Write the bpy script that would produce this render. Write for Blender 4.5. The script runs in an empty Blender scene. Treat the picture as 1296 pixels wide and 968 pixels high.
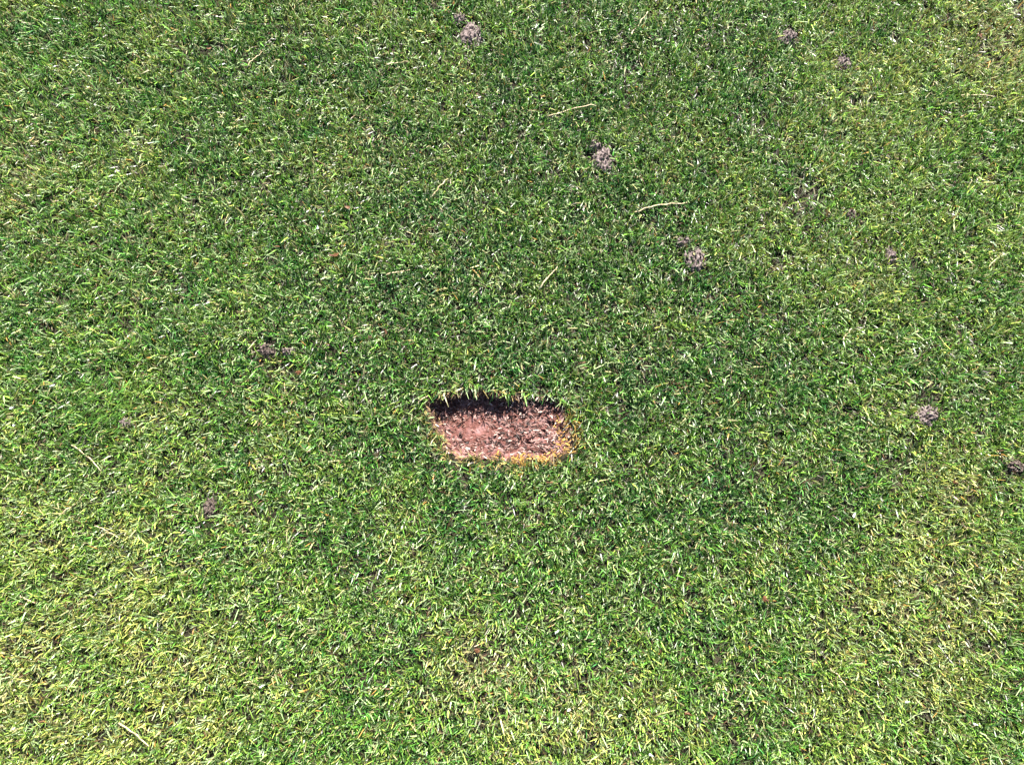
import bpy, bmesh, math, random
import numpy as np
from mathutils import Vector, Matrix, noise as mnoise

# ------------------------------------------------------------------ camera, sky, sun, exposure
S = bpy.context.scene
COL = S.collection
W, H = 1296, 968                       # size of the photograph, for turning its pixels into places on the lawn
CAM_H, TILT, HALF_W = 1.10, math.radians(15), 0.65
CAM = Vector((0, -CAM_H * math.tan(TILT), CAM_H))
DIST = CAM_H / math.cos(TILT)
FOV = 2 * math.atan(HALF_W / DIST)
cd = bpy.data.cameras.new('camera'); cam = bpy.data.objects.new('camera', cd); COL.objects.link(cam)
cam.location = CAM; cam.rotation_euler = (TILT, 0, 0)
cd.sensor_fit = 'HORIZONTAL'; cd.angle = FOV; cd.clip_start = 0.02; cd.clip_end = 500
S.camera = cam

SUN_EL, SUN_AZ = math.radians(44), math.radians(12)     # azimuth measured from +Y towards +X
w = bpy.data.worlds.new('World'); S.world = w; w.use_nodes = True
nt = w.node_tree
sky = nt.nodes.new('ShaderNodeTexSky'); sky.sky_type = 'NISHITA'; sky.sun_disc = False
sky.sun_elevation = SUN_EL; sky.sun_rotation = SUN_AZ
nt.links.new(sky.outputs[0], nt.nodes['Background'].inputs[0])
nt.nodes['Background'].inputs[1].default_value = 0.05
sd = bpy.data.lights.new('sun', 'SUN'); so = bpy.data.objects.new('sun', sd); COL.objects.link(so)
sd.energy = 5.0; sd.angle = math.radians(0.53); sd.color = (1, 0.95, 0.87)
sdir = Vector((math.sin(SUN_AZ) * math.cos(SUN_EL), math.cos(SUN_AZ) * math.cos(SUN_EL), math.sin(SUN_EL)))
so.rotation_euler = sdir.to_track_quat('Z', 'Y').to_euler(); so.location = sdir * 5
vs = S.view_settings
vs.view_transform = 'Standard'; vs.look = 'None'; vs.gamma = 1; vs.use_curve_mapping = False
vs.exposure = 2.28

# ------------------------------------------------------------------ helpers
rng = np.random.default_rng(7)
random.seed(7)

def ground(px, py, z=0.0):
    """photo pixel -> point on the lawn at height z"""
    f = (W / 2) / math.tan(FOV / 2)
    x, y = (px - W / 2) / f, -(py - H / 2) / f
    d = Vector((x, y * math.cos(TILT) + math.sin(TILT), y * math.sin(TILT) - math.cos(TILT)))
    t = (z - CAM.z) / d.z
    return CAM + d * t

def pixel_of(x, y):
    """lawn position arrays -> photo pixel arrays (only used to read the turf's colour map)"""
    f = (W / 2) / math.tan(FOV / 2)
    ry, rz = y - CAM.y, -CAM.z
    depth = ry * math.sin(TILT) - rz * math.cos(TILT)
    up = ry * math.cos(TILT) + rz * math.sin(TILT)
    return W / 2 + f * x / depth, H / 2 - f * up / depth

def vnoise(x, y, s, seed=0):
    """vectorised smooth value noise, feature size s metres, range 0..1"""
    t = np.random.default_rng(seed + 100).random((256, 256))
    u, v = x / s + 37.3, y / s + 91.7
    i, j = np.floor(u).astype(int), np.floor(v).astype(int)
    a, b = u - i, v - j
    a = a * a * (3 - 2 * a); b = b * b * (3 - 2 * b)
    g = lambda p, q: t[p % 256, q % 256]
    return (g(i, j) * (1 - a) + g(i + 1, j) * a) * (1 - b) + (g(i, j + 1) * (1 - a) + g(i + 1, j + 1) * a) * b

def link(name, me, mat=None, parent=None, loc=None):
    o = bpy.data.objects.new(name, me); COL.objects.link(o)
    if mat and me: me.materials.append(mat)
    if parent: o.parent = parent
    if loc is not None: o.location = loc
    return o

def tag(o, label=None, cat=None, group=None, kind=None):
    for k, v in (('label', label), ('category', cat), ('group', group), ('kind', kind)):
        if v: o[k] = v
    return o

def quads_mesh(name, V, Q, colr=None, smooth=False):
    me = bpy.data.meshes.new(name)
    V = np.ascontiguousarray(V, dtype=np.float32).reshape(-1, 3); Q = np.ascontiguousarray(Q, dtype=np.int32).reshape(-1, 4)
    me.vertices.add(len(V)); me.vertices.foreach_set('co', V.ravel())
    me.loops.add(Q.size); me.loops.foreach_set('vertex_index', Q.ravel())
    me.polygons.add(len(Q)); me.polygons.foreach_set('loop_start', np.arange(0, Q.size, 4, dtype=np.int32))
    if smooth: me.polygons.foreach_set('use_smooth', np.ones(len(Q), dtype=bool))
    me.update(calc_edges=True)
    if colr is not None:
        at = me.color_attributes.new('Col', 'FLOAT_COLOR', 'POINT')
        c = np.ones((len(V), 4), dtype=np.float32); c[:, :3] = colr
        at.data.foreach_set('color', c.ravel())
    return me

# ------------------------------------------------------------------ materials
def new_mat(name):
    m = bpy.data.materials.new(name); m.use_nodes = True
    return m, m.node_tree.nodes, m.node_tree.links, m.node_tree.nodes['Principled BSDF']

def blade_mat(name, rough=0.37, trans=0.27, spec=0.45):
    m, n, l, b = new_mat(name)
    a = n.new('ShaderNodeAttribute'); a.attribute_name = 'Col'
    l.new(a.outputs['Color'], b.inputs['Base Color'])
    b.inputs['Roughness'].default_value = rough
    b.inputs['Specular IOR Level'].default_value = spec
    t = n.new('ShaderNodeBsdfTranslucent'); l.new(a.outputs['Color'], t.inputs['Color'])
    mx = n.new('ShaderNodeMixShader'); mx.inputs[0].default_value = trans
    l.new(b.outputs[0], mx.inputs[1]); l.new(t.outputs[0], mx.inputs[2])
    l.new(mx.outputs[0], n['Material Output'].inputs['Surface'])
    return m

def soil_mat(name, c1, c2, c3, scale, rough=0.9, bump=0.6, dist=0.002, fine=900, spec=0.2, tints=True):
    m, n, l, b = new_mat(name)
    tc = n.new('ShaderNodeTexCoord')
    n1 = n.new('ShaderNodeTexNoise'); n1.inputs['Scale'].default_value = scale; n1.inputs['Detail'].default_value = 6
    n2 = n.new('ShaderNodeTexNoise'); n2.inputs['Scale'].default_value = fine; n2.inputs['Detail'].default_value = 4
    l.new(tc.outputs['Object'], n1.inputs['Vector']); l.new(tc.outputs['Object'], n2.inputs['Vector'])
    r = n.new('ShaderNodeValToRGB'); e = r.color_ramp.elements
    e[0].position = 0.30; e[0].color = (*c1, 1); e[1].position = 0.72; e[1].color = (*c3, 1)
    k = e.new(0.5); k.color = (*c2, 1)
    l.new(n1.outputs['Fac'], r.inputs['Fac'])
    mx = n.new('ShaderNodeMix'); mx.data_type = 'RGBA'; mx.blend_type = 'OVERLAY'; mx.inputs['Factor'].default_value = 0.7
    l.new(r.outputs['Color'], mx.inputs['A']); l.new(n2.outputs['Fac'], mx.inputs['B'])
    l.new(mx.outputs['Result'], b.inputs['Base Color'])
    bp = n.new('ShaderNodeBump'); bp.inputs['Strength'].default_value = bump; bp.inputs['Distance'].default_value = dist
    l.new(n2.outputs['Fac'], bp.inputs['Height']); l.new(bp.outputs['Normal'], b.inputs['Normal'])
    b.inputs['Roughness'].default_value = rough; b.inputs['Specular IOR Level'].default_value = spec
    return m

M_GRASS = blade_mat('grass_blade')
M_FIBRE = blade_mat('dry_fibre', 0.6, 0.1, 0.3)
M_GROUND = soil_mat('dark_soil_thatch', (0.010, 0.008, 0.005), (0.020, 0.017, 0.010), (0.036, 0.030, 0.018), 60, bump=0.8, fine=400)
M_DIVOT = soil_mat('red_brown_soil', (0.040, 0.014, 0.010), (0.112, 0.046, 0.038), (0.20, 0.118, 0.115), 90, bump=0.9, dist=0.0025, fine=420)
M_WALL = soil_mat('dark_cut_soil', (0.035, 0.020, 0.013), (0.075, 0.042, 0.026), (0.16, 0.095, 0.055), 120, bump=0.9, dist=0.003, fine=500)
M_CAST = soil_mat('grey_cast_soil', (0.035, 0.027, 0.025), (0.125, 0.098, 0.093), (0.25, 0.205, 0.195), 260, bump=0.7, dist=0.001, fine=1500)
M_DCAST = soil_mat('moist_cast_soil', (0.03, 0.022, 0.018), (0.075, 0.056, 0.048), (0.15, 0.12, 0.108), 260, bump=0.7, dist=0.001, fine=1500)
M_STRAW = soil_mat('dry_straw', (0.26, 0.19, 0.10), (0.40, 0.32, 0.19), (0.50, 0.43, 0.29), 150, rough=0.55, bump=0.2, dist=0.0005, fine=1200, spec=0.4)
M_GSTRAW = soil_mat('faded_green_stem', (0.14, 0.19, 0.06), (0.26, 0.31, 0.13), (0.38, 0.40, 0.22), 150, rough=0.5, bump=0.2, dist=0.0005, fine=1200, spec=0.4)
M_PETAL = soil_mat('white_petal', (0.45, 0.46, 0.48), (0.55, 0.56, 0.57), (0.62, 0.62, 0.62), 200, rough=0.5, bump=0.1, dist=0.0003, fine=900)
M_LEAF = soil_mat('rusty_dead_leaf', (0.03, 0.011, 0.006), (0.075, 0.030, 0.012), (0.13, 0.065, 0.028), 220, rough=0.6, bump=0.4, dist=0.0006, fine=900)

# ------------------------------------------------------------------ hole outline (photo pixels), resampled and roughened
OUT_PX = [(536, 511), (543, 503), (556, 499), (577, 494), (602, 491), (622, 493), (641, 497), (656, 501), (677, 499),
          (696, 500), (711, 506), (717, 523), (721, 541), (726, 554), (721, 564), (712, 576), (695, 584), (677, 583),
          (657, 586), (641, 585), (622, 582), (602, 579), (582, 580), (566, 570), (557, 556), (548, 540), (543, 523)]
NO = 160
P = np.array([ground(a, b)[:2] for a, b in OUT_PX])
seg = np.r_[0, np.cumsum(np.linalg.norm(np.diff(np.vstack([P, P[:1]]), axis=0), axis=1))]
ss = np.linspace(0, seg[-1], NO, endpoint=False)
OUT = np.stack([np.interp(ss, seg, np.r_[P[:, k], P[0, k]]) for k in (0, 1)], 1)
HC = np.array([ground(634, 541)[0], ground(634, 541)[1]])
rad = OUT - HC
OUT = HC + rad * (1 + 0.07 * (vnoise(OUT[:, 0], OUT[:, 1], 0.007, 3) - 0.5) + 0.05 * (vnoise(OUT[:, 0], OUT[:, 1], 0.0022, 4) - 0.5))[:, None]
OUT_ANG = np.arctan2(OUT[:, 1] - HC[1], OUT[:, 0] - HC[0])
OUT_R = np.linalg.norm(OUT - HC, axis=1)
_o = np.argsort(OUT_ANG); OUT_ANG, OUT_R = OUT_ANG[_o], OUT_R[_o]
OUT = HC + np.stack([np.cos(OUT_ANG), np.sin(OUT_ANG)], 1) * OUT_R[:, None]

def hole_r(x, y):
    """1 on the rim of the hole, <1 inside, plus the rim radius there"""
    dx, dy = x - HC[0], y - HC[1]
    R = np.interp(np.arctan2(dy, dx), OUT_ANG, OUT_R, period=2 * math.pi)
    return np.hypot(dx, dy) / R, R

def ground_z(x, y):
    return 0.004 * (vnoise(x, y, 0.16, 11) - 0.5) + 0.003 * (vnoise(x, y, 0.05, 12) - 0.5)

# ------------------------------------------------------------------ the ground: one sheet with the hole in it, out to the horizon
NR = NO
rings, faces = [], []
ang = OUT_ANG
rim = OUT
radii = [0.11, 0.13, 0.16, 0.19] + list(np.linspace(0.22, 1.6, 60)) + [2.2, 3.2, 5, 9, 20, 60, 160]
V = [np.c_[rim, ground_z(rim[:, 0], rim[:, 1])]]
for r in radii:
    xy = HC + np.stack([np.cos(ang), np.sin(ang)], 1) * r
    V.append(np.c_[xy, ground_z(xy[:, 0], xy[:, 1])])
V = np.vstack(V)
Q = []
for k in range(len(radii)):
    i = np.arange(NR); j = (i + 1) % NR
    Q.append(np.stack([k * NR + i, (k + 1) * NR + i, (k + 1) * NR + j, k * NR + j], 1))
gm = quads_mesh('ground', V, np.vstack(Q), smooth=True)
tag(link('ground', gm, M_GROUND), 'dark soil and thatch under the mown turf', None, None, 'structure')

# ------------------------------------------------------------------ spots where the turf is thin, worm casts etc. (photo pixels, radius in px)
CASTS = [  # px, py, half width, half length, turn, label
    (596, 44, 15, 19, 10, 'pale grey worm cast on the grass, farthest of the big casts from the hole'),
    (581, 25, 8, 9, 60, 'small crumbly worm cast touching the big cast farthest from the hole'),
    (763, 203, 13, 19, 15, 'crumbly grey worm cast lying midway between the two long pale straws'),
    (752, 184, 8, 8, 20, 'small worm cast crumb beside the cast between the two long straws'),
    (879, 328, 13, 17, 5, 'knobbly grey worm cast in the grass, nearest big cast to the hole'),
    (866, 307, 8, 9, 80, 'small pinkish worm cast crumb beside the big cast nearest the hole'),
    (997, 49, 10, 15, 35, 'slanting oval grey worm cast, larger of a pair well apart from the rest'),
    (1068, 80, 9, 12, 10, 'round pale grey worm cast, smaller of a pair well apart from the rest'),
    (1126, 324, 7, 11, 5, 'single small smooth grey worm cast among yellowish grass'),
    (1172, 527, 15, 11, -20, 'flattened pinkish grey worm cast with dark grass standing behind it'),
    (338, 444, 11, 9, 40, 'low brown smear of worm cast soil in thin grass'),
    (366, 446, 9, 5, 10, 'whitish flat soil crumb beside the low brown soil smear'),
    (1077, 272, 7, 7, 0, 'tiny dark worm cast beside the dark brown bare spot'),
    (266, 642, 8, 13, 5, 'dark crumbly worm cast in the yellow green turf'),
    (160, 536, 8, 6, 30, 'little beige worm cast near the tuft of long combed grass'),
    (1285, 590, 14, 8, 10, 'dark grey worm cast at the edge of thin shaded grass'),
]
THIN = [(1020, 250, 30, .85), (1290, 12, 16, .9), (180, 705, 16, .6), (338, 443, 22, .6), (605, 826, 26, .6), (560, 115, 18, .5),
        (240, 20, 20, .4), (262, 62, 12, .6), (296, 66, 10, .6), (375, 472, 12, .6), (265, 655, 20, .6), (690, 640, 22, .35),
        (1140, 590, 30, .35), (1170, 500, 22, .7), (1250, 60, 34, .5), (830, 745, 18, .5), (240, 180, 26, .4), (790, 95, 26, .45),
        (1150, 835, 26, .4), (1285, 600, 24, .5), (700, 215, 16, .4), (900, 400, 20, .4), (120, 130, 22, .3), (470, 180, 20, .4), (960, 590, 18, .5),
        (1180, 30, 24, .5), (60, 60, 18, .4), (430, 860, 22, .3), (985, 735, 22, .4)]
for c in CASTS: THIN.append((c[0], c[1], max(c[2], c[3]) * 0.85, 0.93))
# turf colour: patches of yellower (+) or bluer, darker green (-) grass
YEL = [(0, 968, 260, .85), (120, 700, 150, .40), (640, 900, 130, .35), (300, 960, 200, .35), (1200, 680, 130, .50), (1250, 50, 110, .70), (1230, 820, 140, .45),
       (1060, 930, 120, .45), (1220, 400, 140, .35), (610, 850, 60, .55), (460, 170, 80, .30), (60, 200, 90, .25), (30, 330, 110, .15), (1130, 290, 70, .3),
       (800, 930, 120, .3), (470, 250, 130, -.10), (560, 300, 190, -.25), (780, 480, 190, -.30), (400, 560, 170, -.12), (640, 660, 200, -.2), (130, 380, 140, -.1),
       (900, 640, 160, -.2), (370, 115, 45, -.4), (850, 80, 50, -.4), (720, 330, 80, -.3), (30, 80, 90, -.1), (700, 60, 200, -.12)]
LIGHT = [(0, 968, 330, .30), (640, 968, 330, .20), (1296, 900, 260, .18), (1296, 200, 260, .15), (100, 420, 200, .10), (600, 250, 230, -.22), (780, 470, 200, -.22),  # lightness by place: hotspot opposite the sun put into blade colour, plus turf patches
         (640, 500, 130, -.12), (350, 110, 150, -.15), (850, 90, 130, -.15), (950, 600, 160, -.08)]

DRY = [(1250, 55, 46, .5), (1240, 30, 26, .3), (612, 850, 38, .8), (1215, 790, 60, .4), (470, 180, 26, .5), (1290, 80, 40, .5), (1195, 640, 50, .3), (20, 870, 60, .3), (700, 890, 50, .4),
       (1150, 760, 50, .3), (20, 210, 60, .4), (1080, 140, 40, .3), (600, 826, 14, 1), (950, 880, 40, .3)]

def field(lst, px, py):
    f = np.zeros_like(px)
    for a, b, r, k in lst: f += k * np.exp(-((px - a) ** 2 + (py - b) ** 2) / (2 * (r * 0.75) ** 2))
    return f

def thin_field(px, py):
    keep = np.ones_like(px)
    for a, b, r, k in THIN: keep *= 1 - k * np.clip(1.6 - 1.2 * np.hypot(px - a, py - b) / r, 0, 1)
    return keep

# ------------------------------------------------------------------ grass blades
def blades(x, y, z, az, lean, length, width, twist, bend):
    """arrays -> verts (n*6,3) and quads (n*2,4): a bent, tapering, mown leaf blade"""
    n = len(x)
    hx, hy = np.cos(az), np.sin(az)
    l1, l2 = lean * (1 - bend * 0.5), lean * (1 + bend * 0.5)
    p0 = np.stack([x, y, z], 1)
    d1 = np.stack([np.sin(l1) * hx, np.sin(l1) * hy, np.cos(l1)], 1)
    d2 = np.stack([np.sin(l2) * hx, np.sin(l2) * hy, np.cos(l2)], 1)
    p1 = p0 + d1 * (length * 0.5)[:, None]
    p2 = p1 + d2 * (length * 0.5)[:, None]
    sx, sy = np.cos(az + math.pi / 2 + twist), np.sin(az + math.pi / 2 + twist)
    s = np.stack([sx, sy, np.zeros(n)], 1) * (width * 0.5)[:, None]
    V = np.stack([p0 - s * 0.8, p0 + s * 0.8, p1 - s, p1 + s, p2 - s * 0.35, p2 + s * 0.35], 1)
    b = np.arange(n)[:, None] * 6
    Q = np.concatenate([b + np.array([0, 1, 3, 2]), b + np.array([2, 3, 5, 4])], 1).reshape(-1, 4)
    return V.reshape(-1, 3), Q

def grass_arrays(x0, x1, y0, y1, dens, near, g):
    """dens: crowns per m2, ~6 blades from each crown"""
    nc = int((x1 - x0) * (y1 - y0) * dens)
    cx, cy = g.uniform(x0, x1, nc), g.uniform(y0, y1, nc)
    per = 6
    caz = np.where(g.random(nc) < .62, math.pi * (g.integers(0, 2, nc) - .5) + 1.5 * (vnoise(cx, cy, 0.05, 21) - .5) + g.normal(0, .55, nc), g.uniform(0, 6.283, nc))
    chue = g.normal(0, 0.16, nc); clum = g.normal(0, 0.16, nc)
    X = np.repeat(cx, per) + g.normal(0, 0.0028, nc * per); Y = np.repeat(cy, per) + g.normal(0, 0.0028, nc * per)
    AZ = np.repeat(caz, per) + g.normal(0, .85, nc * per)
    HU, LU = np.repeat(chue, per), np.repeat(clum, per)
    if near:
        px, py = pixel_of(X, Y)
        keep = thin_field(px, py)
        hr, R = hole_r(X, Y)
        ok = (g.random(len(X)) < keep * np.clip(.18 + 2.3 * vnoise(X, Y, .009, 71), 0, 1)) & (hr > 1.0)
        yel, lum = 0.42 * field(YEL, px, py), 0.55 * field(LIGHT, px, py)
    else:
        ok = np.ones(len(X), bool); yel = np.full(len(X), 0.08); lum = np.zeros(len(X))
    yel = yel + HU + 0.55 * (vnoise(X, Y, 0.055, 31) - 0.5) + 0.35 * (vnoise(X, Y, 0.02, 32) - 0.5) + 0.15
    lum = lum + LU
    X, Y, AZ, yel, lum = (a[ok] for a in (X, Y, AZ, yel, lum)); n = len(X)
    if near: px, py = px[ok], py[ok]
    tall = vnoise(X, Y, 0.03, 41)
    length = np.clip(g.normal(0.0135, 0.0030, n) * (0.82 + 0.36 * tall), 0.005, 0.024)
    lean = np.abs(g.normal(0.58, 0.32, n)) + 0.05
    flat = g.random(n) < 0.10
    lean = np.where(flat, g.uniform(1.0, 1.4, n), lean); length = np.where(flat, length * 1.25, length)
    width = np.clip(g.normal(0.00132, 0.00036, n), 0.0007, 0.0026)
    # colours
    t = np.clip(0.5 + yel + g.normal(0, 0.22, n), 0, 1.35)[:, None]
    blue, mid, yl, gold = (np.array(c) for c in ([.020, .084, .020], [.056, .152, .020], [.155, .235, .038], [.29, .29, .075]))
    c = np.where(t < .5, blue + (mid - blue) * t * 2, np.where(t < 1, mid + (yl - mid) * (t - .5) * 2, yl + (gold - yl) * (t - 1) * 2.8))
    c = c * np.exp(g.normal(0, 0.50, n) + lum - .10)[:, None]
    u = g.random(n); yy = np.clip(yel, 0, 1)
    pale = u < 0.19 + 0.03 * yy
    c[pale] = np.array([.25, .335, .150]) * np.exp(g.normal(0, .28, pale.sum()))[:, None]
    dry = np.clip((vnoise(X, Y, 0.011, 61) - .74) * 4, 0, 1) * .35
    if near: dry = dry + field(DRY, px, py)
    straw = (u > 0.22) & (u < 0.26 + 0.05 * yy + .16 * dry) | ((u > .55) & (u < .55 + .2 * dry))
    c[straw] = np.array([.31, .285, .135]) * np.exp(g.normal(0, .28, straw.sum()))[:, None]
    brown = (u > 0.43) & (u < 0.455 + .04 * dry)
    c[brown] = np.array([.10, .055, .03]) * np.exp(g.normal(0, .35, brown.sum()))[:, None]
    orange = (u > 0.5) & (u < 0.505 + .03 * dry)
    c[orange] = np.array([.38, .22, .06])
    if near:                                         # torn, yellowed grass round the hole
        hr, R = hole_r(X, Y)
        edge = (hr - 1) * R
        a = np.degrees(np.arctan2(Y - HC[1], X - HC[0]))
        low = (a < -5) | (a > 165)
        near_rim = edge < np.where(low, 0.011, 0.005)
        dryp = near_rim & (g.random(n) < np.where(low, .50, .22))
        c[dryp] = np.array([.30, .24, .085]) * np.exp(g.normal(0, .3, dryp.sum()))[:, None]
        east = (a < 8) & (a > -70) & (edge < 0.012) & (g.random(n) < .65)
        c[east] = np.array([.30, .19, .05]) * np.exp(g.normal(0, .3, east.sum()))[:, None]
        length = np.where(low & (edge < 0.014), length * 0.72, length)
        # grass beyond the hole hangs over its far edge
        over = (a > 20) & (a < 160) & (edge < 0.012) & (g.random(n) < .4)
        AZ = np.where(over, -math.pi / 2 + g.normal(0, .95, n), AZ); lean = np.where(over, g.uniform(.5, 1.7, n), lean); length = np.where(over, length * g.uniform(.8, 1.5, n), length)
        # combed long tuft
        tu = (np.hypot((px - 118) / 48, (py - 527) / 34) < .55 + .9 * vnoise(X, Y, .02, 81)) & (g.random(n) < .2)
        AZ = np.where(tu, math.radians(38) + g.normal(0, .3, n), AZ); lean = np.where(tu, g.uniform(.9, 1.25, n), lean); length = np.where(tu, length * 1.7, length)
        c[tu] = np.array([.075, .165, .026]) * np.exp(g.normal(0, .5, tu.sum()))[:, None]
    gz = ground_z(X, Y) - 0.001 if near else np.full(n, -0.001)
    V, Q = blades(X, Y, gz, AZ, lean, length, width, g.normal(0, .7, n), g.uniform(0, .9, n))
    k = np.array([.75, .75, 1, 1, 1.08, 1.08])
    C = np.clip((c[:, None, :] * np.ones((1, 6, 1))), 0, .8)
    return V, Q, C.reshape(-1, 3)

def thatch_arrays(x0, x1, y0, y1, dens, near, g):
    n = int((x1 - x0) * (y1 - y0) * dens)
    X, Y = g.uniform(x0, x1, n), g.uniform(y0, y1, n)
    if near:
        hr, R = hole_r(X, Y); ok = hr > 1.0
        px, py = pixel_of(X, Y)
        for a in CASTS: ok &= np.hypot(px - a[0], py - a[1]) > min(a[2], a[3]) * 0.7
        X, Y = X[ok], Y[ok]; n = len(X)
    u = g.random(n)[:, None]
    c = np.where(u < .45, np.array([.026, .024, .012]), np.where(u < .78, np.array([.065, .056, .028]), np.where(u < .9, np.array([.05, .08, .02]), np.array([.20, .175, .10]))))
    c = c * np.exp(g.normal(0, .35, n))[:, None]
    gz = (ground_z(X, Y) if near else np.zeros(n)) + g.uniform(0, .003, n)
    V, Q = blades(X, Y, gz, g.uniform(0, 6.283, n), g.uniform(1.15, 1.5, n), g.uniform(.006, .016, n), g.uniform(.0008, .0018, n), g.normal(0, .5, n), g.uniform(0, .3, n))
    return V, Q, np.repeat(np.clip(c, 0, .8), 6, axis=0)

def joined(parts):
    Vs, Qs, Cs, o = [], [], [], 0
    for V, Q, C in parts: Vs.append(V); Qs.append(Q + o); Cs.append(C); o += len(V)
    return np.vstack(Vs), np.vstack(Qs), np.vstack(Cs)

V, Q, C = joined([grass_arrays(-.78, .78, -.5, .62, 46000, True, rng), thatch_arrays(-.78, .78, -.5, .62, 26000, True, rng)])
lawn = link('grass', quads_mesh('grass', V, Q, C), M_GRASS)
tag(lawn, 'short mown green turf with yellowish and bleached blades around the hole', 'grass', None, 'stuff')

# lawn beyond: one patch of blades repeated by geometry nodes
V, Q, C = joined([grass_arrays(-.39, .39, -.28, .28, 46000, False, rng), thatch_arrays(-.39, .39, -.28, .28, 26000, False, rng)])
far = link('surrounding_grass', quads_mesh('surrounding_grass', V, Q, C), M_GRASS, None, (0, .06, 0))
tag(far, 'mown green turf running on around the pictured lawn', 'grass', None, 'stuff')
ng = bpy.data.node_groups.new('repeat_patch', 'GeometryNodeTree')
ng.interface.new_socket('Geometry', in_out='INPUT', socket_type='NodeSocketGeometry')
ng.interface.new_socket('Geometry', in_out='OUTPUT', socket_type='NodeSocketGeometry')
N, L = ng.nodes, ng.links
gi, go = N.new('NodeGroupInput'), N.new('NodeGroupOutput')
gr = N.new('GeometryNodeMeshGrid'); gr.inputs['Size X'].default_value = 7.02; gr.inputs['Size Y'].default_value = 7.28
gr.inputs['Vertices X'].default_value = 10; gr.inputs['Vertices Y'].default_value = 14
pos = N.new('GeometryNodeInputPosition'); sx = N.new('ShaderNodeSeparateXYZ'); L.new(pos.outputs[0], sx.inputs[0])
def cmp(axis, lim):
    ab = N.new('ShaderNodeMath'); ab.operation = 'ABSOLUTE'; L.new(sx.outputs[axis], ab.inputs[0])
    lt = N.new('ShaderNodeMath'); lt.operation = 'LESS_THAN'; L.new(ab.outputs[0], lt.inputs[0]); lt.inputs[1].default_value = lim
    return lt
a, b = cmp(0, 0.78), cmp(1, 0.56)
mu = N.new('ShaderNodeMath'); mu.operation = 'MULTIPLY'; L.new(a.outputs[0], mu.inputs[0]); L.new(b.outputs[0], mu.inputs[1])
de = N.new('GeometryNodeDeleteGeometry'); L.new(gr.outputs['Mesh'], de.inputs['Geometry']); L.new(mu.outputs[0], de.inputs['Selection'])
ip = N.new('GeometryNodeInstanceOnPoints'); L.new(de.outputs[0], ip.inputs['Points']); L.new(gi.outputs[0], ip.inputs['Instance'])
rv = N.new('FunctionNodeRandomValue'); rv.data_type = 'INT'; rv.inputs[4].default_value = 0; rv.inputs[5].default_value = 1
mm = N.new('ShaderNodeMath'); mm.operation = 'MULTIPLY'; L.new(rv.outputs[2], mm.inputs[0]); mm.inputs[1].default_value = math.pi
cb = N.new('ShaderNodeCombineXYZ'); L.new(mm.outputs[0], cb.inputs[2]); L.new(cb.outputs[0], ip.inputs['Rotation'])
L.new(ip.outputs[0], go.inputs[0])
md = far.modifiers.new('repeat_patch', 'NODES'); md.node_group = ng

# ------------------------------------------------------------------ the hole: soil bed, cut walls, torn fibres, crumbs
DEPTH = 0.024
def bed_z(x, y):
    hr, R = hole_r(x, y)
    edge = (1 - hr) * R
    a = np.degrees(np.arctan2(y - HC[1], x - HC[0]))
    # steep on the far side, shallow towards the near and right sides
    steep = 0.5 + 0.5 * np.cos(np.radians(a - 105))
    run = 0.004 + 0.020 * (1 - steep)
    d = np.clip(edge / run, 0, 1); d = d * d * (3 - 2 * d)
    depth = DEPTH * (0.45 + 0.55 * np.clip((HC[0] + 0.045 - x) / 0.09, 0, 1)) * (0.62 + 0.38 * steep)
    rough = 0.0050 * (vnoise(x, y, 0.012, 51) - .5) + 0.0032 * (vnoise(x, y * 1.6, 0.005, 52) - .5) + 0.0016 * (vnoise(x, y, 0.0022, 53) - .5)
    slab = np.clip(1.4 - np.hypot((x - HC[0] + 0.035) / 0.045, (y - HC[1] - 0.003) / 0.026) * 1.2, 0, 1)
    return -depth * d + rough * d * (1 - 0.72 * slab)
hole = bpy.data.objects.new('divot', None); COL.objects.link(hole); hole.location = (HC[0], HC[1], -DEPTH); hole.empty_display_size = .02
tag(hole, 'shallow hole torn in the green turf showing bare reddish brown soil', 'hole')
bpy.context.view_layer.update()
def local(V): return np.asarray(V) - np.array([HC[0], HC[1], -DEPTH])
def ring_mesh(name, rs, mat):
    V = []
    for r in rs:
        xy = HC + (rim - HC) * r
        z = bed_z(xy[:, 0], xy[:, 1])
        if r >= 1: z = ground_z(xy[:, 0], xy[:, 1]) + 0.0004
        V.append(np.c_[xy, z])
    V = np.vstack(V); i = np.arange(NO); j = (i + 1) % NO
    Q = np.vstack([np.stack([k * NO + i, k * NO + j, (k + 1) * NO + j, (k + 1) * NO + i], 1) for k in range(len(rs) - 1)])
    return link(name, quads_mesh(name, local(V), Q, smooth=True), mat, hole)
ring_mesh('soil_bed', list(np.linspace(0.01, .93, 56)), M_DIVOT)['label'] = 'rough pinkish red brown soil floor of the hole'
ring_mesh('cut_wall', [.93, .945, .96, .975, .988, 1.0, 1.012], M_WALL)['label'] = 'dark cut soil wall along the rim of the hole'

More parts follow.
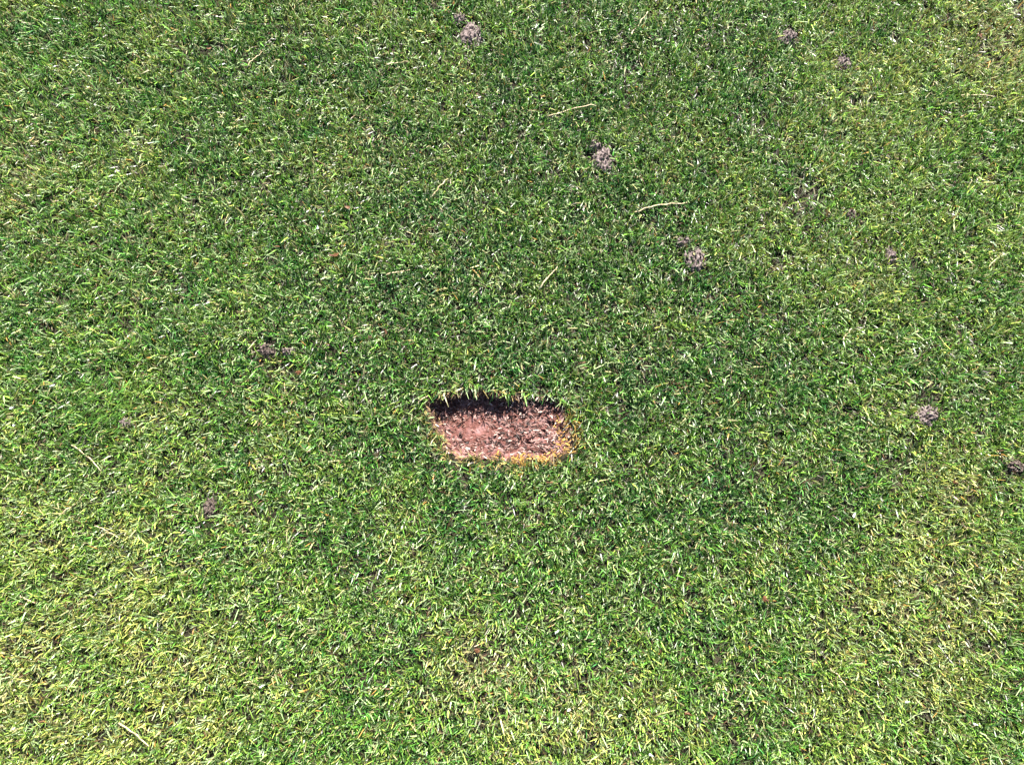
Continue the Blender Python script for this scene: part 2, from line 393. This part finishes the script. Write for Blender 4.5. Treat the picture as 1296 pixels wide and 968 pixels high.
# flakes and fibres lying on the bed
n = 4200
ux, uy = rng.uniform(-.1, .1, n), rng.uniform(-.06, .06, n)
X, Y = HC[0] + ux, HC[1] + uy
hr, R = hole_r(X, Y)
slab = np.clip(1.3 - np.hypot((X - HC[0] + 0.035) / 0.045, (Y - HC[1] - 0.003) / 0.026), 0, 1)
ok = (hr < .985) & (rng.random(n) > slab * 0.9)
X, Y, hr = X[ok], Y[ok], hr[ok]; n = len(X)
u = rng.random(n)[:, None]
c = np.where(u < .38, np.array([.19, .105, .090]), np.where(u < .58, np.array([.11, .05, .037]), np.where(u < .86, np.array([.018, .009, .007]), np.array([.36, .245, .21]))))
ae = np.degrees(np.arctan2(Y - HC[1], X - HC[0]))
gold = (hr > .80) & (ae < 10) & (ae > -100) & (rng.random(n) < .6)
c[gold] = np.array([.34, .19, .045])
goldw = (hr > .88) & ((ae < -90) | (ae > 160)) & (rng.random(n) < .5)
c[goldw] = np.array([.28, .19, .09])
c = c * np.exp(rng.normal(0, .25, n))[:, None]
V, Q = blades(X, Y, bed_z(X, Y) + rng.uniform(-.0005, .0012, n), rng.normal(0, .8, n) + math.pi * rng.integers(0, 2, n), rng.uniform(.95, 1.5, n),
              rng.uniform(.003, .008, n), rng.uniform(.0010, .0022, n), rng.normal(0, .4, n), rng.uniform(-.2, .5, n))
fb = link('torn_fibres', quads_mesh('torn_fibres', local(V), Q, np.repeat(np.clip(c, 0, .8), 6, axis=0)), M_FIBRE, hole)
tag(fb, 'torn pinkish root fibres and thatch flakes on the soil bed', None, None, 'stuff')
# roots and dark thatch hanging from the far wall
n = 420
a = np.radians(rng.uniform(15, 172, n)); R = np.interp(a, OUT_ANG, OUT_R, period=2 * math.pi)
rr = R * rng.uniform(.965, 1.01, n)
X, Y = HC[0] + np.cos(a) * rr, HC[1] + np.sin(a) * rr
c = np.where(rng.random(n)[:, None] < .6, np.array([.06, .035, .02]), np.array([.26, .16, .08])) * np.exp(rng.normal(0, .3, n))[:, None]
V, Q = blades(X, Y, rng.uniform(-.010, .001, n), rng.normal(-math.pi / 2, .6, n), rng.uniform(1.2, 2.6, n), rng.uniform(.004, .011, n), rng.uniform(.0007, .0016, n), rng.normal(0, .5, n), rng.uniform(0, .5, n))
rt = link('hanging_roots', quads_mesh('hanging_roots', local(V), Q, np.repeat(c, 6, axis=0)), M_FIBRE, hole)
tag(rt, 'dark roots and thatch hanging from the steep wall of the hole', None, None, 'stuff')

def lump_mesh(name, sub, s, amp, seed):
    bm = bmesh.new(); bmesh.ops.create_icosphere(bm, subdivisions=sub, radius=1)
    for v in bm.verts:
        k = 1 + amp * mnoise.noise(v.co * 1.7 + Vector((seed * 3.1, seed * 7.7, 0)))
        v.co = Vector((v.co.x * s[0] * k, v.co.y * s[1] * k, v.co.z * s[2] * k))
    me = bpy.data.meshes.new(name); bm.to_mesh(me); bm.free()
    for p in me.polygons: p.use_smooth = True
    return me
crumbs = [lump_mesh('soil_crumb', 1, (.0042, .0026, .0022), .9, k) for k in range(5)]
for me in crumbs: me.materials.append(M_DIVOT)
for k in range(70):
    while True:
        x, y = HC[0] + rng.uniform(-.095, .095), HC[1] + rng.uniform(-.05, .05)
        hr, R = hole_r(np.array([x]), np.array([y]))
        sl = math.hypot((x - HC[0] + 0.035) / 0.045, (y - HC[1] - 0.003) / 0.026)
        if hr[0] < .92 and (sl > 1 or rng.random() < .12): break
    z = float(bed_z(np.array([x]), np.array([y]))[0])
    o = link('soil_crumb', crumbs[k % 5], None, hole, (x - HC[0], y - HC[1], z + DEPTH + .0002))
    s = rng.uniform(.6, 1.25); o.scale = (s, s, s); o.rotation_euler = (rng.normal(0, .3), rng.normal(0, .3), rng.uniform(0, 6.28))

# ------------------------------------------------------------------ worm casts
PXM = 2 * HALF_W / W
def cast_mesh(hw, hl, seed):
    g = random.Random(seed); bm = bmesh.new()
    hw, hl = hw * 1.12, hl * 1.12; npel = int(5 + hw * hl * 0.03)
    base = bmesh.ops.create_icosphere(bm, subdivisions=5, radius=1)['verts']
    th = g.uniform(-.5, .5); ct, st = math.cos(th), math.sin(th)
    for v in base:
        c = v.co.copy()
        k = 1 + .38 * mnoise.noise(c * 1.6 + Vector((seed * 5.3, 0, 0)))
        x, y = c.x * hw * PXM * .92 * k, c.y * hl * PXM * .92 * k
        u_, w_ = (x * ct + y * st) / .0026, (y * ct - x * st) / .0058     # crumbly ridges lying one way
        q = Vector((u_, w_, seed * 3.7))
        ridge = 1 - 2.2 * abs(mnoise.noise(q)) + .55 * mnoise.noise(q * 2.7)
        z = c.z * .0040 + max(c.z, 0) ** .6 * (.0026 + .0048 * ridge)
        v.co = Vector((x + .0005 * mnoise.noise(q * 2), y + .0005 * mnoise.noise(q * 2 + Vector((9, 0, 0))), z))
    for _ in range(npel):
        a, r = g.uniform(0, 6.283), math.sqrt(g.random())
        x, y = math.cos(a) * (.55 + .5 * r) * hw * PXM, math.sin(a) * (.55 + .5 * r) * hl * PXM
        z = .0030 + .0030 * (1 - r * r) + g.uniform(-.0015, .0012)
        rot = Matrix.Rotation(g.gauss(0, .75), 4, 'Z') @ Matrix.Rotation(g.gauss(0, .45), 4, 'X')
        sc = g.uniform(.8, 1.3)
        vs = bmesh.ops.create_icosphere(bm, subdivisions=1, radius=1)['verts']
        for v in vs:
            k = 1 + .5 * mnoise.noise(v.co * 1.5 + Vector((_ * 1.7, seed, 0)))
            c = rot @ Vector((v.co.x * .0014 * sc * k, v.co.y * .0036 * sc * k, v.co.z * .0013 * sc * k))
            v.co = c + Vector((x, y, max(z, .002)))
    me = bpy.data.meshes.new('worm_cast'); bm.to_mesh(me); bm.free()
    for p in me.polygons: p.use_smooth = True
    return me
for k, (px, py, hw, hl, rot, lab) in enumerate(CASTS):
    p = ground(px, py, .004)
    z = float(ground_z(np.array([p.x]), np.array([p.y]))[0])
    o = link('worm_cast', cast_mesh(hw, hl, k + 1), M_DCAST if ('dark' in lab.split(' with ')[0].split(' beside ')[0] or 'brown smear' in lab.split(' beside ')[0]) else M_CAST, None, (p.x, p.y, z))
    o.rotation_euler.z = -math.radians(rot)
    tag(o, lab, 'worm cast', 'worm casts on the lawn')

# ------------------------------------------------------------------ dry straws lying on the turf
STRAWS = [  # x0,y0,x1,y1, bow, radius mm, green?, label
    (312, 86, 331, 65, .05, .9, 0, 'short pale straw lying close to the dark brown leaf bit'),
    (489, 83, 517, 78, .10, .9, 0, 'short bent straw near the big worm cast farthest from the hole'),
    (797, 48, 820, 16, .04, 1.1, 0, 'straight tan straw between the farthest big cast and the slanting oval cast'),
    (693, 147, 755, 134, .08, 1.1, 0, 'long jointed pale straw between two big casts, farther from the hole of two alike'),
    (545, 250, 567, 226, .03, 1.1, 0, 'short tan straw midway between the rusty leaf bits and the long straws'),
    (803, 268, 870, 256, .07, 1.1, 0, 'long jointed pale straw between two big casts, nearer the hole of two alike'),
    (682, 366, 706, 337, .04, 1.1, 0, 'straight tan straw in dark grass between the hole and the nearest big cast'),
    (489, 349, 519, 342, .10, .9, 0, 'small bent straw near the rusty leaf bit that is closer to the hole'),
    (752, 468, 785, 459, .18, .8, 1, 'thin curved pale green stem close to the hole off its dark rim'),
    (91, 563, 128, 595, .05, 1.1, 0, 'pale straw lying beside the tuft of long combed grass'),
    (61, 664, 98, 637, .06, .9, 0, 'tan straw in yellow green turf with one end near the combed grass tuft'),
    (120, 664, 151, 681, .04, .9, 0, 'tan straw in yellow green turf pointing at the dark thin spot'),
    (150, 914, 188, 944, .06, 1.2, 0, 'thick pale straw lying in the yellowest patch of turf'),
    (1249, 339, 1278, 320, .12, .9, 1, 'greenish white curved stem near the small smooth cast'),
    (1207, 295, 1214, 262, .10, 1.1, 1, 'greenish white stem standing alone beside yellowish grass'),
    (1067, 431, 1077, 416, .02, 1.3, 0, 'stubby whitish straw piece in the turf among dark green grass'),
    (1216, 120, 1258, 123, .06, .9, 0, 'thin pale straw beside the dry brownish yellow patch of turf'),
    (1051, 845, 1076, 878, .12, .9, 0, 'greyish bent straw between yellow tufts and white petals'),
    (1241, 926, 1259, 943, .04, 1.1, 1, 'short whitish stem beside a single white petal scrap'),
    (660, 764, 684, 735, .04, .9, 1, 'slender yellow green stem in turf off the yellow rim of the hole'),
    (743, 966, 773, 947, .08, 1.0, 1, 'slender pale green stem lying between two white petal scraps'),
    (31, 60, 55, 57, .25, .8, 1, 'curled whitish stem in green turf away from all casts and leaf bits'),
    (151, 187, 175, 181, .15, .8, 1, 'small curved pale green stem alone in dull green turf'),
    (24, 755, 44, 763, .05, 1.0, 0, 'short cream straw at the margin of the yellowest patch of turf'),
    (528, 511, 541, 500, .05, .9, 0, 'pale straw poking over the corner of the torn hole'),
    (554, 499, 571, 494, .20, .9, 1, 'bent green stem hanging over the dark rim of the hole'),
    (455, 595, 462, 560, .10, .8, 1, 'thin upright pale stem in green turf beside the hole'),
    (1130, 935, 1175, 900, .20, .7, 1, 'long thin pale green runner near scattered white petal scraps'),
]
def straw_mesh(p, q, bow, r, seed):
    g = random.Random(seed)
    d = (q - p); Ln = d.length; u = d.normalized(); s = Vector((-u.y, u.x, 0))
    K, N6, V = 10, 6, []
    node = g.uniform(.45, .75)
    for i in range(K + 1):
        t = i / K
        c = p + d * t + s * (math.sin(t * math.pi) * bow * .55 * Ln + g.gauss(0, .0006)) + Vector((0, 0, .0016 * math.sin(t * 6 + seed)))
        rr = r * (1.05 - .45 * t) * (1.35 if abs(t - node) < .06 else 1)
        for j in range(N6):
            a = 2 * math.pi * j / N6
            V.append(c + s * (math.cos(a) * rr) + Vector((0, 0, math.sin(a) * rr * .7)))
    F = [(i * N6 + j, i * N6 + (j + 1) % N6, (i + 1) * N6 + (j + 1) % N6, (i + 1) * N6 + j) for i in range(K) for j in range(N6)]
    F += [tuple(range(N6))[::-1], tuple(range(K * N6, K * N6 + N6))]
    me = bpy.data.meshes.new('straw'); me.from_pydata([tuple(v) for v in V], [], F)
    for f in me.polygons: f.use_smooth = True
    return me
for k, (x0, y0, x1, y1, bow, r, gnn, lab) in enumerate(STRAWS):
    zt = .0093
    p, q = ground(x0, y0, zt - .001), ground(x1, y1, zt + .001)
    m = (p + q) / 2; m.z = 0; o3 = Vector((m.x, m.y, 0))
    o = link('straw' if not gnn else 'grass_stem', straw_mesh(p - o3, q - o3, bow, r * .0009, k), M_GSTRAW if gnn else M_STRAW, None, o3)
    tag(o, lab, 'straw' if not gnn else 'grass stem', 'loose straws and stems on the lawn')

# ------------------------------------------------------------------ white petals and rusty leaf bits
def flake_mesh(name, lx, ly, seed, mat, curl):
    g = random.Random(seed); K = 10; V = [(0, 0, .0004 + curl * .2)]
    for i in range(K):
        a = 2 * math.pi * i / K; r = 1 + g.uniform(-.5, .35)
        x, y = math.cos(a) * lx * r, math.sin(a) * ly * r
        V.append((x, y, curl * (x / lx) ** 2 * 1.0 + g.uniform(-.0005, .0005)))
    n = len(V); V += [(a, b, c - .0004) for a, b, c in V]
    F = [(0, 1 + i, 1 + (i + 1) % K) for i in range(K)] + [(n, n + 1 + (i + 1) % K, n + 1 + i) for i in range(K)]
    F += [(1 + i, n + 1 + i, n + 1 + (i + 1) % K, 1 + (i + 1) % K) for i in range(K)]
    me = bpy.data.meshes.new(name); me.from_pydata(V, [], F); me.materials.append(mat)
    return me
for k, (px, py) in enumerate([(1148, 888), (1234, 916), (720, 898), (823, 955), (705, 799), (331, 868), (15, 516), (18, 538), (211, 541), (402, 288), (1081, 652), (785, 905), (66, 488)]):
    p = ground(px, py, .0115)
    o = link('petal', flake_mesh('petal', random.uniform(.0022, .0036), random.uniform(.0011, .0018), k, M_PETAL, .0012), None, None, p)
    o.rotation_euler = (random.gauss(0, .25), random.gauss(0, .25), random.uniform(0, 6.28))
    tag(o, 'tiny white petal scrap lying on the mown grass', 'petal', 'white petal scraps on the grass')
LEAVES = [(439, 262, 5.5, 'rusty dead leaf bit, farther from the hole of two near each other'),
          (424, 323, 6.5, 'rusty dead leaf bit, nearer the hole of two near each other'),
          (378, 472, 6, 'brown crumpled leaf bit beside the low brown soil smear'),
          (968, 758, 6, 'dark red brown leaf bit alone in turf off the yellow rim of the hole'),
          (870, 903, 4, 'small brick red leaf bit near white petals'),
          (604, 822, 6, 'dull brown leaf bit at the edge of the thin yellow spot'),
          (1240, 45, 5, 'reddish leaf bit in the dry brownish yellow patch of turf'),
          (264, 62, 5, 'dark brown leaf bit near a short pale straw'),
          (1208, 610, 4, 'orange leaf bit between the flat pinkish cast and the dark cast'),
          (487, 418, 4, 'small tan leaf bit in green turf between the hole and the rusty bits')]
for k, (px, py, r, lab) in enumerate(LEAVES):
    p = ground(px, py, .0105)
    o = link('dead_leaf', flake_mesh('dead_leaf', r * .001, r * .0005, k + 40, M_LEAF, .003), None, None, p)
    o.rotation_euler = (random.gauss(0, .3), random.gauss(0, .3), random.uniform(0, 6.28))
    tag(o, lab, 'leaf bit', 'dead leaf bits on the lawn')
